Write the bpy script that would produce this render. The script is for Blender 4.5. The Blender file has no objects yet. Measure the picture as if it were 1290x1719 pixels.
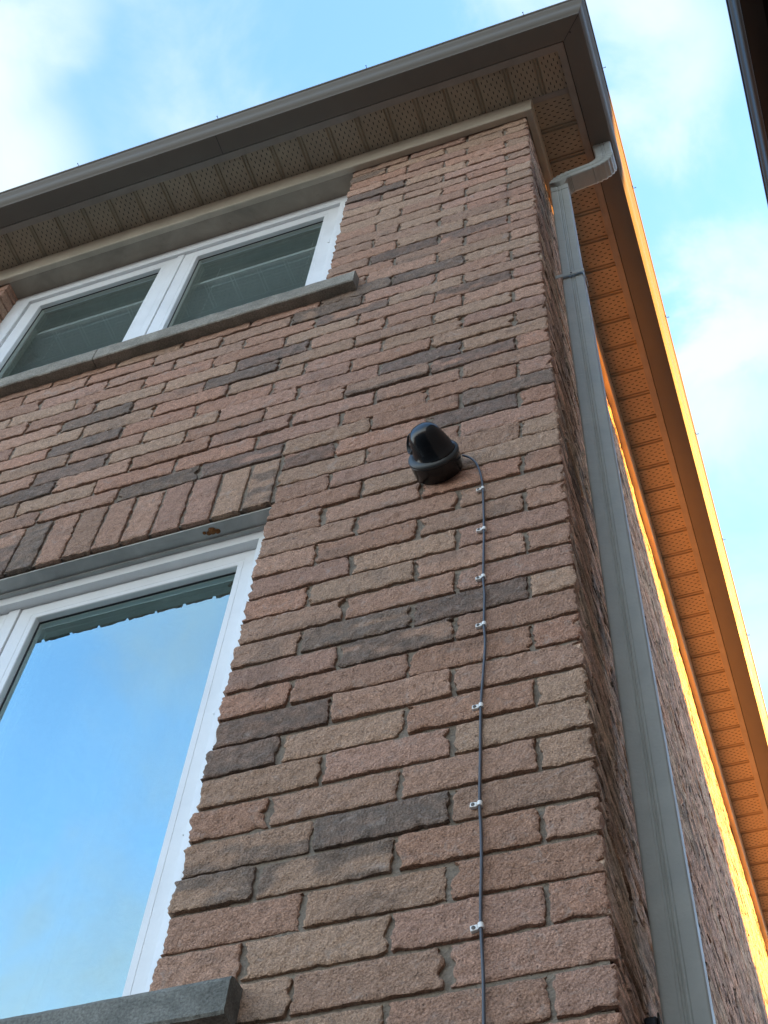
import bpy, math, numpy as np
from mathutils import Matrix, Vector
S = bpy.context.scene
R_ = math.radians

# ---------------------------------------------------------------- camera
cam_d = bpy.data.cameras.new("camera"); cam = bpy.data.objects.new("camera", cam_d)
S.collection.objects.link(cam); S.camera = cam
RT = ((0.9436685298148678, 0.32552516018085476, 0.059355504599613626),
      (-0.24711244376192082, 0.8126018989255102, -0.5278386060157656),
      (-0.22005714252224906, 0.48343719752609426, 0.8472681571220877))
CP = (0.28857267, -1.64899895, -1.31195651)
M = Matrix.Identity(4)
for i in range(3):
    M[i][0] = RT[0][i]; M[i][1] = -RT[1][i]; M[i][2] = -RT[2][i]; M[i][3] = CP[i]
cam.matrix_world = M
cam_d.sensor_fit = 'HORIZONTAL'; cam_d.sensor_width = 36.0
cam_d.lens = 36.0 * 2275.07 / 1290.0
cam_d.clip_start = 0.05; cam_d.clip_end = 2000

# ---------------------------------------------------------------- light
SUN = Vector((1.0, 0.9, 0.40)).normalized()
elev = math.asin(SUN.z); azim = math.atan2(SUN.x, SUN.y)
S.view_settings.view_transform = 'Standard'; S.view_settings.look = 'None'
S.view_settings.gamma = 1.0; S.view_settings.exposure = 3.28
S.view_settings.use_curve_mapping = False
W = bpy.data.worlds.new("World"); S.world = W; W.use_nodes = True
nt = W.node_tree; nt.nodes.clear()
def wn(t, **k):
    n = nt.nodes.new(t)
    for a, b in k.items(): setattr(n, a, b)
    return n
def lk(a, b): nt.links.new(a, b)
out = wn('ShaderNodeOutputWorld'); bg = wn('ShaderNodeBackground'); lk(bg.outputs[0], out.inputs[0])
bg.inputs[1].default_value = 0.05
sky = wn('ShaderNodeTexSky', sky_type='NISHITA'); sky.sun_disc = False
sky.sun_elevation = elev; sky.sun_rotation = azim; sky.air_density = 1.0; sky.dust_density = 0.6; sky.ozone_density = 2.0
tc = wn('ShaderNodeTexCoord')
def wmath(op, a, b=None, c=None):
    n = wn('ShaderNodeMath', operation=op)
    for i, v in enumerate((a, b, c)):
        if v is None: continue
        if isinstance(v, (int, float)): n.inputs[i].default_value = v
        else: lk(v, n.inputs[i])
    return n.outputs[0]
nz = wn('ShaderNodeTexNoise'); nz.inputs['Scale'].default_value = 6.5; nz.inputs['Detail'].default_value = 8; nz.inputs['Roughness'].default_value = 0.56
nz.inputs['Distortion'].default_value = 0.35
lk(tc.outputs['Generated'], nz.inputs['Vector'])
nz2 = wn('ShaderNodeTexNoise'); nz2.inputs['Scale'].default_value = 2.0; nz2.inputs['Detail'].default_value = 4
lk(tc.outputs['Generated'], nz2.inputs['Vector'])
# warped direction for the cloud banks
wv = wn('ShaderNodeVectorMath', operation='SUBTRACT'); lk(nz.outputs['Color'], wv.inputs[0]); wv.inputs[1].default_value = (0.5, 0.5, 0.5)
ws = wn('ShaderNodeVectorMath', operation='SCALE'); lk(wv.outputs[0], ws.inputs[0]); ws.inputs['Scale'].default_value = 0.16
wa = wn('ShaderNodeVectorMath', operation='ADD'); lk(tc.outputs['Generated'], wa.inputs[0]); lk(ws.outputs[0], wa.inputs[1])
wnm = wn('ShaderNodeVectorMath', operation='NORMALIZE'); lk(wa.outputs[0], wnm.inputs[0])
acc = wmath('MULTIPLY_ADD', nz2.outputs['Fac'], 0.9, -0.42)
CLOUDS = [((.043,.25,.964),5.0,.85),((.075,.42,.905),4.5,.65),((.045,.475,.88),4.0,.6),((.02,.61,.79),5,.55),((-.40,.18,.90),5.0,.7),((-.35,.09,.93),4,.55),((-.036,.19,.98),4,.5),((-.50,-.62,.60),7,.6),((-.75,.5,.5),16,.7),((.5,-.6,.6),18,.9),((.0,-.9,.42),20,1.0)]
for d, rad, st in CLOUDS:
    dp = wn('ShaderNodeVectorMath', operation='DOT_PRODUCT'); lk(wnm.outputs[0], dp.inputs[0]); dp.inputs[1].default_value = Vector(d).normalized()
    mr = wn('ShaderNodeMapRange', interpolation_type='SMOOTHSTEP'); lk(dp.outputs['Value'], mr.inputs['Value'])
    mr.inputs['From Min'].default_value = math.cos(R_(rad)); mr.inputs['From Max'].default_value = 1.0
    mr.inputs['To Min'].default_value = 0.0; mr.inputs['To Max'].default_value = st
    acc = wmath('ADD', acc, mr.outputs[0])
acc = wmath('ADD', acc, wmath('MULTIPLY_ADD', nz.outputs['Fac'], 2.5, -1.27))
cm = wn('ShaderNodeMapRange', interpolation_type='SMOOTHSTEP'); lk(acc, cm.inputs['Value'])
cm.inputs['From Min'].default_value = -0.2; cm.inputs['From Max'].default_value = 1.1
boost = wn('ShaderNodeMix', data_type='RGBA', blend_type='MULTIPLY'); boost.inputs['Factor'].default_value = 1.0
lk(sky.outputs[0], boost.inputs['A']); boost.inputs['B'].default_value = (1.55, 1.80, 1.82, 1)
mx = wn('ShaderNodeMix', data_type='RGBA'); lk(cm.outputs[0], mx.inputs['Factor']); lk(boost.outputs['Result'], mx.inputs['A'])
mx.inputs['B'].default_value = (2.02, 2.33, 2.42, 1)
# warm evening haze towards the horizon
zz = wn('ShaderNodeSeparateXYZ'); lk(tc.outputs['Generated'], zz.inputs[0])
hz = wn('ShaderNodeMapRange', interpolation_type='SMOOTHSTEP'); lk(zz.outputs['Z'], hz.inputs['Value'])
hz.inputs['From Min'].default_value = 0.66; hz.inputs['From Max'].default_value = 0.15; hz.inputs['To Max'].default_value = 0.95
mh = wn('ShaderNodeMix', data_type='RGBA'); lk(hz.outputs[0], mh.inputs['Factor']); lk(mx.outputs['Result'], mh.inputs['A']); mh.inputs['B'].default_value = (5.9, 6.4, 6.5, 1)
lk(mh.outputs['Result'], bg.inputs[0])

sd = bpy.data.lights.new("sun", 'SUN'); sd.energy = 4.0; sd.angle = R_(0.5); sd.color = (1.0, 0.42, 0.065)
so = bpy.data.objects.new("sun", sd); S.collection.objects.link(so)
so.rotation_euler = SUN.to_track_quat('Z', 'Y').to_euler(); so.location = (6, 6, 9)

# ---------------------------------------------------------------- helpers
GZ = -2.86
ROOTS = {}
def tag(o, label=None, cat=None, group=None, kind=None):
    if label: o['label'] = label
    if cat: o['category'] = cat
    if group: o['group'] = group
    if kind: o['kind'] = kind
    return o
def thing(name, label, cat, loc, group=None):
    o = bpy.data.objects.new(name, None); S.collection.objects.link(o); o.location = loc
    o.empty_display_size = 0.2
    return tag(o, label, cat, group)
def wloc(o):
    v = Vector(o.location); p = o.parent
    while p: v += Vector(p.location); p = p.parent
    return v
class MB:
    """collects faces given in world coordinates and links them as ONE mesh"""
    def __init__(s): s.v = []; s.f = []; s.n = 0; s.cols = []
    def add(s, v, f, col=None):
        v = np.asarray(v, float); s.v.append(v)
        for q in f: s.f.append([i + s.n for i in q])
        s.n += len(v)
        if col is not None: s.cols.append(np.broadcast_to(np.asarray(col, float), (len(v), 4)))
    def box(s, x0, x1, y0, y1, z0, z1, col=None):
        v = [(x, y, z) for z in (z0, z1) for y in (y0, y1) for x in (x0, x1)]
        s.add(v, [(0, 2, 3, 1), (4, 5, 7, 6), (0, 1, 5, 4), (2, 6, 7, 3), (0, 4, 6, 2), (1, 3, 7, 5)], col)
    def quad(s, *p): s.add(p, [(0, 1, 2, 3)])
    def tube(s, pts, r, seg=10, cap=True):
        pts = [Vector(p) for p in pts]; n = len(pts); V = []; F = []
        rr = r if isinstance(r, (list, tuple)) else [r] * n
        up = None
        for i, p in enumerate(pts):
            t = (pts[min(i + 1, n - 1)] - pts[max(i - 1, 0)]).normalized()
            if up is None:
                up = Vector((0, 0, 1)) if abs(t.z) < .9 else Vector((1, 0, 0))
            a = (up - t * up.dot(t)).normalized(); up = a; b = t.cross(a)
            for k in range(seg):
                an = 2 * math.pi * k / seg
                V.append(p + (a * math.cos(an) + b * math.sin(an)) * rr[i])
        for i in range(n - 1):
            for k in range(seg):
                k2 = (k + 1) % seg
                F.append((i * seg + k, i * seg + k2, (i + 1) * seg + k2, (i + 1) * seg + k))
        if cap:
            F.append(tuple(range(seg))[::-1]); F.append(tuple((n - 1) * seg + k for k in range(seg)))
        s.add([tuple(v) for v in V], F)
    def sweep(s, profs, closed=True):
        """profs: list of rings (same length) -> skin between them"""
        n = len(profs[0]); V = [p for r in profs for p in r]; F = []
        m = n if closed else n - 1
        for i in range(len(profs) - 1):
            for k in range(m):
                k2 = (k + 1) % n
                F.append((i * n + k, i * n + k2, (i + 1) * n + k2, (i + 1) * n + k))
        if closed:
            F.append(tuple(range(n))[::-1]); F.append(tuple((len(profs) - 1) * n + k for k in range(n)))
        s.add(V, F)
    def lathe(s, c, ax, prof, seg=48):
        """prof: (distance along ax, radius) from centre c"""
        c = Vector(c); ax = Vector(ax).normalized()
        u = Vector((0, 0, 1)) if abs(ax.z) < .9 else Vector((1, 0, 0))
        u = (u - ax * u.dot(ax)).normalized(); w = ax.cross(u)
        rings = [[tuple(c + ax * d + (u * math.cos(2 * math.pi * k / seg) + w * math.sin(2 * math.pi * k / seg)) * r) for k in range(seg)] for d, r in prof]
        s.sweep(rings)
    def build(s, name, mat, parent=None, smooth=False, bevel=0, label=None, origin=None):
        me = bpy.data.meshes.new(name)
        V = np.concatenate(s.v) if s.v else np.zeros((0, 3))
        off = wloc(parent) if parent else Vector((0, 0, 0))
        if origin is not None: off = Vector(origin)
        V = V - np.array(off)
        me.from_pydata(V.tolist(), [], s.f)
        if s.cols:
            ca = me.color_attributes.new('col', 'FLOAT_COLOR', 'POINT')
            ca.data.foreach_set('color', np.concatenate(s.cols).astype(np.float32).ravel())
        me.update()
        if smooth:
            for p in me.polygons: p.use_smooth = True
        o = bpy.data.objects.new(name, me); S.collection.objects.link(o)
        me.materials.append(mat)
        if parent: o.parent = parent
        if origin is not None: o.location = off - (wloc(parent) if parent else Vector((0, 0, 0)))
        if bevel:
            b = o.modifiers.new('bevel', 'BEVEL'); b.width = bevel; b.segments = 2; b.limit_method = 'ANGLE'; b.angle_limit = R_(35)
            if smooth is False:
                pass
        if label: o['label'] = label
        return o
def empty_part(name, parent):
    o = bpy.data.objects.new(name, None); S.collection.objects.link(o); o.parent = parent; o.empty_display_size = .1
    return o

# ---------------------------------------------------------------- materials
def mat(name):
    m = bpy.data.materials.new(name); m.use_nodes = True
    t = m.node_tree; b = t.nodes['Principled BSDF']; return m, t, b
def nd(t, typ, **k):
    n = t.nodes.new(typ)
    for a, b in k.items(): setattr(n, a, b)
    return n
def noise(t, vec, scale, detail=4, rough=.55, dist=0):
    n = nd(t, 'ShaderNodeTexNoise'); n.inputs['Scale'].default_value = scale; n.inputs['Detail'].default_value = detail
    n.inputs['Roughness'].default_value = rough; n.inputs['Distortion'].default_value = dist
    t.links.new(vec, n.inputs['Vector']); return n
def ramp(t, fac, stops):
    r = nd(t, 'ShaderNodeValToRGB'); t.links.new(fac, r.inputs[0]); e = r.color_ramp.elements
    e[0].position, e[0].color = stops[0][0], stops[0][1]; e[1].position, e[1].color = stops[-1][0], stops[-1][1]
    for p, c in stops[1:-1]: x = e.new(p); x.color = c
    return r
def g(v): return (v, v, v, 1)
def mixc(t, fac, a, b, blend='MIX'):
    n = nd(t, 'ShaderNodeMix', data_type='RGBA', blend_type=blend)
    for k, v in (('Factor', fac), ('A', a), ('B', b)):
        if isinstance(v, (float, int)): n.inputs[k].default_value = v
        elif isinstance(v, tuple): n.inputs[k].default_value = v
        else: t.links.new(v, n.inputs[k])
    return n.outputs['Result']
def bump(t, b, h, strength, dist):
    n = nd(t, 'ShaderNodeBump'); n.inputs['Strength'].default_value = strength; n.inputs['Distance'].default_value = dist
    t.links.new(h, n.inputs['Height']); t.links.new(n.outputs[0], b.inputs['Normal']); return n
def mth(t, op, a, b=None, c=None):
    n = nd(t, 'ShaderNodeMath', operation=op)
    for i, v in enumerate((a, b, c)):
        if v is None: continue
        if isinstance(v, (int, float)): n.inputs[i].default_value = v
        else: t.links.new(v, n.inputs[i])
    return n.outputs[0]

def brick_mat(name='brick_clay'):
    m, t, b = mat(name); o = nd(t, 'ShaderNodeTexCoord').outputs['Object']
    at = nd(t, 'ShaderNodeAttribute', attribute_name='col')
    fine = noise(t, o, 330, 5, .65); mid = noise(t, o, 60, 4, .6, .4); big = noise(t, o, 9, 3)
    vor = nd(t, 'ShaderNodeTexVoronoi', feature='F1'); vor.inputs['Scale'].default_value = 170; t.links.new(o, vor.inputs['Vector'])
    c = mixc(t, 1.0, at.outputs['Color'], ramp(t, mid.outputs['Fac'], [(.25, g(.72)), (.75, g(1.22))]).outputs[0], 'MULTIPLY')
    c = mixc(t, 1.0, c, ramp(t, fine.outputs['Fac'], [(.3, g(.5)), (.5, g(1.0)), (.72, g(1.62))]).outputs[0], 'MULTIPLY')
    # pale mineral bloom and dark pits
    c = mixc(t, ramp(t, noise(t, o, 24, 6, .7, 1).outputs['Fac'], [(.56, g(0)), (.72, g(.55))]).outputs[0], c, (.42, .355, .315, 1))
    pit = ramp(t, noise(t, o, 240, 2, .4).outputs['Fac'], [(.27, g(1)), (.34, g(0))]).outputs[0]
    c = mixc(t, mth(t, 'MULTIPLY', pit, .6), c, (.12, .08, .065, 1))
    t.links.new(c, b.inputs['Base Color']); b.inputs['Roughness'].default_value = .92; b.inputs['Specular IOR Level'].default_value = .25
    h = mth(t, 'ADD', mth(t, 'MULTIPLY', fine.outputs['Fac'], .55), mth(t, 'ADD', mth(t, 'MULTIPLY', mid.outputs['Fac'], 1.1), mth(t, 'MULTIPLY', vor.outputs['Distance'], .5)))
    h = mth(t, 'SUBTRACT', h, mth(t, 'MULTIPLY', pit, .5))
    bump(t, b, h, .9, .0056)
    return m
def mortar_mat():
    m, t, b = mat('mortar'); o = nd(t, 'ShaderNodeTexCoord').outputs['Object']
    n1 = noise(t, o, 120, 5, .7); n2 = noise(t, o, 14, 4)
    c = mixc(t, n2.outputs['Fac'], (.20, .165, .13, 1), (.34, .29, .235, 1))
    c = mixc(t, 1.0, c, ramp(t, n1.outputs['Fac'], [(.3, g(.7)), (.7, g(1.2))]).outputs[0], 'MULTIPLY')
    t.links.new(c, b.inputs['Base Color']); b.inputs['Roughness'].default_value = .95; b.inputs['Specular IOR Level'].default_value = .2
    bump(t, b, mth(t, 'ADD', n1.outputs['Fac'], mth(t, 'MULTIPLY', n2.outputs['Fac'], 2)), .9, .006)
    return m
def paint_mat(name, col, rough=.42, dirt=.25, bumpd=.0006, spec=.5, streak=None, metallic=0):
    m, t, b = mat(name); o = nd(t, 'ShaderNodeTexCoord').outputs['Object']
    n1 = noise(t, o, 7, 6, .62, .6); n2 = noise(t, o, 90, 4, .6)
    dk = tuple(c * (1 - dirt) for c in col) + (1,); lt = tuple(min(1, c * (1 + dirt * .35)) for c in col) + (1,)
    c = mixc(t, ramp(t, n1.outputs['Fac'], [(.3, g(0)), (.7, g(1))]).outputs[0], dk, lt)
    sp = ramp(t, noise(t, o, 55, 3, .8, 1).outputs['Fac'], [(.70, g(0)), (.78, g(.7 if dirt > .1 else .3))]).outputs[0]
    c = mixc(t, sp, c, tuple(x * .45 for x in col) + (1,))
    t.links.new(c, b.inputs['Base Color'])
    b.inputs['Metallic'].default_value = metallic
    b.inputs['Specular IOR Level'].default_value = spec
    rr = ramp(t, n1.outputs['Fac'], [(.2, g(max(.05, rough - .1))), (.8, g(min(1, rough + .14)))]); t.links.new(rr.outputs[0], b.inputs['Roughness'])
    bump(t, b, mth(t, 'ADD', n1.outputs['Fac'], mth(t, 'MULTIPLY', n2.outputs['Fac'], .25)), .6, bumpd * 8)
    return m
def concrete_mat(name, col):
    m, t, b = mat(name); o = nd(t, 'ShaderNodeTexCoord').outputs['Object']
    n1 = noise(t, o, 200, 5, .7); n2 = noise(t, o, 12, 6, .65, .5); n3 = noise(t, o, 45, 4, .6)
    c = mixc(t, ramp(t, n2.outputs['Fac'], [(.3, g(0)), (.7, g(1))]).outputs[0], tuple(x * .62 for x in col) + (1,), tuple(x * 1.15 for x in col) + (1,))
    c = mixc(t, 1.0, c, ramp(t, n1.outputs['Fac'], [(.3, g(.55)), (.7, g(1.45))]).outputs[0], 'MULTIPLY')
    t.links.new(c, b.inputs['Base Color']); b.inputs['Roughness'].default_value = .9; b.inputs['Specular IOR Level'].default_value = .3
    bump(t, b, mth(t, 'ADD', n1.outputs['Fac'], mth(t, 'MULTIPLY', n3.outputs['Fac'], 1.5)), .8, .004)
    return m
def plain(name, col, rough=.5, metallic=0, spec=.5):
    m, t, b = mat(name); o = nd(t, 'ShaderNodeTexCoord').outputs['Object']
    n = noise(t, o, 40, 4); c = mixc(t, n.outputs['Fac'], tuple(x * .82 for x in col) + (1,), tuple(min(1, x * 1.15) for x in col) + (1,))
    t.links.new(c, b.inputs['Base Color']); b.inputs['Roughness'].default_value = rough; b.inputs['Metallic'].default_value = metallic
    b.inputs['Specular IOR Level'].default_value = spec
    return m
def soffit_mat(name, axis):
    """painted metal with rows of punched vent slots; axis = the coordinate running along the eave"""
    m = paint_mat(name, CLAY_S, .5, .18); t = m.node_tree; b = t.nodes['Principled BSDF']
    geo = nd(t, 'ShaderNodeNewGeometry'); sx = nd(t, 'ShaderNodeSeparateXYZ'); t.links.new(geo.outputs['Position'], sx.inputs[0])
    u = sx.outputs[axis]; v = sx.outputs['Y' if axis == 'X' else 'X']
    off = PX0 if axis == 'X' else PY0; pit = PXP if axis == 'X' else PYP
    pu = mth(t, 'MULTIPLY', mth(t, 'FRACT', mth(t, 'DIVIDE', mth(t, 'SUBTRACT', u, off), pit)), pit)    # position inside a panel
    row = mth(t, 'DIVIDE', mth(t, 'SUBTRACT', pu, .032), .0128)
    ri = mth(t, 'FLOOR', row); rf = mth(t, 'SUBTRACT', mth(t, 'FRACT', row), .5)
    inside = mth(t, 'MULTIPLY', mth(t, 'GREATER_THAN', row, 0.0), mth(t, 'LESS_THAN', row, 8.0))
    vv = mth(t, 'ADD', mth(t, 'DIVIDE', v, .038), mth(t, 'MULTIPLY', mth(t, 'MODULO', ri, 2.0), .5))
    vf = mth(t, 'SUBTRACT', mth(t, 'FRACT', vv), .5)
    hole = mth(t, 'MULTIPLY', mth(t, 'LESS_THAN', mth(t, 'ABSOLUTE', rf), .15), mth(t, 'LESS_THAN', mth(t, 'ABSOLUTE', vf), .16))
    hole = mth(t, 'MULTIPLY', hole, inside)
    nrm = mth(t, 'GREATER_THAN', mth(t, 'ABSOLUTE', nd_sep(t, geo.outputs['Normal'], 'Z')), .8); hole = mth(t, 'MULTIPLY', hole, nrm)
    old = b.inputs['Base Color'].links[0].from_socket
    t.links.new(mixc(t, hole, old, (.006, .005, .004, 1)), b.inputs['Base Color'])
    return m
def nd_sep(t, s, ax):
    n = nd(t, 'ShaderNodeSeparateXYZ'); t.links.new(s, n.inputs[0]); return n.outputs[ax]
def glass_mat(name, refl, tint):
    m, t, b = mat(name); t.nodes.remove(b); o = t.nodes['Material Output']
    lw = nd(t, 'ShaderNodeFresnel'); lw.inputs['IOR'].default_value = 1.5
    f = mth(t, 'MINIMUM', mth(t, 'MULTIPLY_ADD', lw.outputs[0], 1.0, refl), 1.0)
    gl = nd(t, 'ShaderNodeBsdfGlossy'); gl.inputs['Roughness'].default_value = 0.0; gl.inputs['Color'].default_value = tint
    tr = nd(t, 'ShaderNodeBsdfTransparent'); tr.inputs['Color'].default_value = (.93, .97, .97, 1)
    tcx = nd(t, 'ShaderNodeTexCoord'); n = noise(t, tcx.outputs['Object'], 2.2, 2, .5)
    bp = nd(t, 'ShaderNodeBump'); bp.inputs['Strength'].default_value = .25; bp.inputs['Distance'].default_value = .004
    t.links.new(n.outputs['Fac'], bp.inputs['Height']); t.links.new(bp.outputs[0], gl.inputs['Normal'])
    mx = nd(t, 'ShaderNodeMixShader'); t.links.new(f, mx.inputs[0]); t.links.new(tr.outputs[0], mx.inputs[1]); t.links.new(gl.outputs[0], mx.inputs[2])
    t.links.new(mx.outputs[0], o.inputs[0]); return m

CLAY = (.28, .245, .205); CLAY_S = (.35, .28, .195)
PX0, PXP, PY0, PYP = .085, .1365, .105, .1395
M_BRICK = brick_mat(); M_MORTAR = mortar_mat()
def wall2_mat():
    m, t, b = mat('brick_pattern'); geo = nd(t, 'ShaderNodeNewGeometry'); s_ = nd(t, 'ShaderNodeSeparateXYZ'); t.links.new(geo.outputs['Position'], s_.inputs[0])
    cb_ = nd(t, 'ShaderNodeCombineXYZ'); t.links.new(mth(t, 'ADD', s_.outputs['X'], s_.outputs['Y']), cb_.inputs[0]); t.links.new(s_.outputs['Z'], cb_.inputs[1])
    bt = nd(t, 'ShaderNodeTexBrick'); t.links.new(cb_.outputs[0], bt.inputs['Vector'])
    for k, v in (('Scale', 1), ('Mortar Size', .005), ('Brick Width', .267), ('Row Height', .089), ('Bias', -.2)): bt.inputs[k].default_value = v
    bt.inputs['Color1'].default_value = (.30, .22, .18, 1); bt.inputs['Color2'].default_value = (.20, .15, .12, 1); bt.inputs['Mortar'].default_value = (.2, .18, .15, 1)
    t.links.new(bt.outputs['Color'], b.inputs['Base Color']); b.inputs['Roughness'].default_value = .9
    bump(t, b, bt.outputs['Fac'], -.6, .008); return m
M_WALL2 = wall2_mat()
M_CLAY = paint_mat('clay_aluminium', CLAY, .38, .22)
M_GUTTER = paint_mat('gutter_enamel', (.165, .148, .125), .5, .05, .0001, .12)
M_TRIM = paint_mat('clay_trim', (.47, .41, .32), .42, .2)
M_SOF_F = soffit_mat('soffit_front', 'X'); M_SOF_S = soffit_mat('soffit_side', 'Y')
M_WHITE = paint_mat('white_vinyl', (.79, .81, .82), .35, .06)
M_SILL = concrete_mat('sill_concrete', (.29, .265, .22))
M_SILL2 = concrete_mat('sill_concrete_dark', (.22, .225, .205))
M_LINTEL = paint_mat('lintel_paint', (.43, .43, .41), .5, .3)
M_REVEAL = paint_mat('reveal_panel', (.33, .285, .225), .6, .3)
M_DS = paint_mat('downspout_paint', (.41, .43, .405), .5, .14, .0006, .25)
M_GASKET = plain('gasket', (.03, .032, .034), .6)
M_BEAD = plain('bead', (.52, .50, .42), .5)
M_BLACK = plain('black_plastic', (.006, .0065, .008), .2, 0, .45)
M_BLACK2 = plain('black_gloss', (.006, .006, .008), .06)
M_DGREY = plain('dark_grey_plastic', (.03, .035, .038), .45)
M_CABLE = plain('cable_grey', (.075, .08, .095), .4)
M_CLIP = plain('clip_white', (.82, .82, .80), .4)
M_NAIL = plain('nail_steel', (.10, .09, .08), .45, .8)
M_GLASS = glass_mat('window_glass', .09, (.82, .93, .96, 1))
M_GLASS_L = glass_mat('window_glass_low', .42, (.74, .96, .98, 1))
M_ROOM = plain('room_wall', (.82, .86, .84), .9)
M_BLIND = plain('blind_slat', (.9, .92, .92), .5)
M_CURT = plain('curtain', (.75, .78, .78), .9)
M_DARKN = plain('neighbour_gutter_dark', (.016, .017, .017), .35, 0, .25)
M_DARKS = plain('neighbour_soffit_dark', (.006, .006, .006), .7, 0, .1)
M_SHINGLE = concrete_mat('shingle', (.08, .075, .07))
M_GROUND = concrete_mat('ground_asphalt', (.085, .085, .078))
M_NEST = concrete_mat('mud_nest', (.22, .09, .03))

# ---------------------------------------------------------------- bricks
rng = np.random.default_rng(11)
H = .089; L = .267; A = .0998
_tab = rng.random((256, 256))
def vnoise(u, v, sc):
    x = np.asarray(u) * sc + 1000.37; y = np.asarray(v) * sc + 1000.73
    xi = np.floor(x).astype(int); yi = np.floor(y).astype(int); fx = x - xi; fy = y - yi
    fx = fx * fx * (3 - 2 * fx); fy = fy * fy * (3 - 2 * fy)
    t = lambda a, b: _tab[a % 256, b % 256]
    return (t(xi, yi) * (1 - fx) + t(xi + 1, yi) * fx) * (1 - fy) + (t(xi, yi + 1) * (1 - fx) + t(xi + 1, yi + 1) * fx) * fy
def jag(n, amp, sm):
    a = rng.normal(size=n + 8)
    k = np.ones(sm) / sm; s = np.convolve(a, k, 'same') * math.sqrt(sm)
    return (s[4:4 + n] * .6 + rng.normal(size=n) * .4) * amp
PALETTE = [(.335, .215, .170), (.365, .245, .20), (.325, .215, .175), (.345, .245, .195), (.36, .225, .18), (.31, .215, .175), (.34, .225, .19), (.35, .255, .205)]
class Bricks:
    def __init__(s): s.V = []; s.F = []; s.C = []; s.n = 0
    def brick(s, f, u0, u1, z0, z1, cu=.0062, cz=.0062, skirt=.03, dark=0., amp=1., rough=1., endamp=1., tint=None, proud=0., stri=0., clampL=False):
        """f maps (u, z, n) to world; n is the distance out of the wall"""
        u0 += .0; w = u1 - u0; h = z1 - z0
        nx = max(4, int(round(w / cu))); nzc = max(4, int(round(h / cz)))
        bev = .0028
        gu = np.concatenate([[0, bev], np.linspace(bev * 2.6, w - bev * 2.6, max(2, nx - 3)), [w - bev, w]])
        gz = np.concatenate([[0, bev], np.linspace(bev * 2.6, h - bev * 2.6, max(2, nzc - 3)), [h - bev, h]])
        nu, nv = len(gu), len(gz)
        U, Z = np.meshgrid(gu, gz, indexing='ij')
        eL = np.abs(jag(nv, .0026 * endamp, 3)) * (1 if clampL else 0) + (0 if clampL else 1) * jag(nv, .0026 * endamp, 3) + .0008; eR = jag(nv, .0024 * endamp, 3) + .0008
        eB = jag(nu, .0008 * amp, 3) + .0006; eT = jag(nu, .0007 * amp, 3)
        for _ in range(rng.poisson(.7 * amp)):     # chipped places on the lower arris
            c = rng.integers(0, nu); q = np.exp(-((np.arange(nu) - c) / rng.uniform(.7, 2.2)) ** 2); eB = eB + q * rng.uniform(.002, .006) * amp
        for _ in range(rng.poisson(.8 * endamp)):
            c = rng.integers(0, nv); q = np.exp(-((np.arange(nv) - c) / rng.uniform(.6, 1.8)) ** 2); d = q * rng.uniform(.003, .009) * endamp
            if rng.random() < .5: eL = eL + d
            else: eR = eR + d
        su = U / w; sz = Z / h
        Uw = U + eL[None, :] * (1 - su) ** 3 - eR[None, :] * su ** 3
        Zw = Z + eB[:, None] * (1 - sz) ** 3 - eT[:, None] * sz ** 3
        du = np.minimum(U, w - U); dz = np.minimum(Z, h - Z); d = np.minimum(du, dz)
        N = -.0020 * np.exp(-d / .0016)
        N += (vnoise(u0 + U, z0 + Z, 95) - .5) * .0030 * rough + (vnoise(u0 + U + 7, z0 + Z, 40) - .5) * .0036 * rough + (vnoise(u0 + U, z0 + Z + 3, 210) - .5) * .0015 * rough
        if stri: N += (vnoise((u0 + U) * .07, z0 + Z, 120) - .5) * .0050 * stri + (vnoise((u0 + U) * .12, z0 + Z + 9, 230) - .5) * .0040 * stri
        N += rng.normal() * .0011 * amp + (su - .5) * rng.normal() * .0018 * amp + (sz - .5) * rng.normal() * .0018 * amp + proud
        P = f(u0 + Uw, z0 + Zw, N).reshape(-1, 3)
        idx = np.arange(nu * nv).reshape(nu, nv)
        q = np.stack([idx[:-1, :-1], idx[1:, :-1], idx[1:, 1:], idx[:-1, 1:]], -1).reshape(-1, 4)
        ring = np.concatenate([idx[:, 0], idx[-1, 1:], idx[-2::-1, -1], idx[0, -2:0:-1]])
        ur = (u0 + Uw).ravel()[ring]; zr = (z0 + Zw).ravel()[ring]
        P2 = f(ur, zr, np.full(len(ring), -skirt))
        m = len(ring); b0 = nu * nv; r2 = np.arange(m) + b0; rn = np.roll(ring, -1); r2n = np.roll(r2, -1)
        r1 = r2 + m; r1n = np.roll(r1, -1)
        q2 = np.stack([r1, r2, r2n, r1n], -1)
        q = np.concatenate([q, q2]) + s.n
        base = np.array(PALETTE[rng.integers(len(PALETTE))] if tint is None else tint) * np.array((1.21, 1.11, .97)) * (np.array((1.22, 1.38, 1.42)) if stri else 1.) * rng.uniform(.90, 1.1)  # side bricks tinted paler, extra light painted into their colour
        dk = np.array((.125, .105, .090)) * rng.uniform(.85, 1.3)
        if dark > 0:
            a = vnoise(u0 + U * .55, z0 + Z * 1.3, 26); top = rng.random() < .5
            ed = (sz if top else 1 - sz)
            mk = np.clip((a - (1 - dark) * 1.0 + (ed - .5) * (1 - dark) * 1.2) * 5 + dark, 0, 1)
            mk = mk * (.75 + .25 * dark) * (.82 + .36 * (vnoise(u0 + U, z0 + Z, 75) - .3))
            mk = np.clip(mk, 0, 1) * (.66 + .26 * vnoise((u0 + U) * .5, z0 + Z, 60))
        else:
            a = vnoise(u0 + U * .6 + 31, z0 + Z, 14); mk = np.clip((a - .80) * 2.2, 0, .35)
        col = base[None, None] * (1 - mk[..., None]) + dk[None, None] * mk[..., None]
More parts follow.
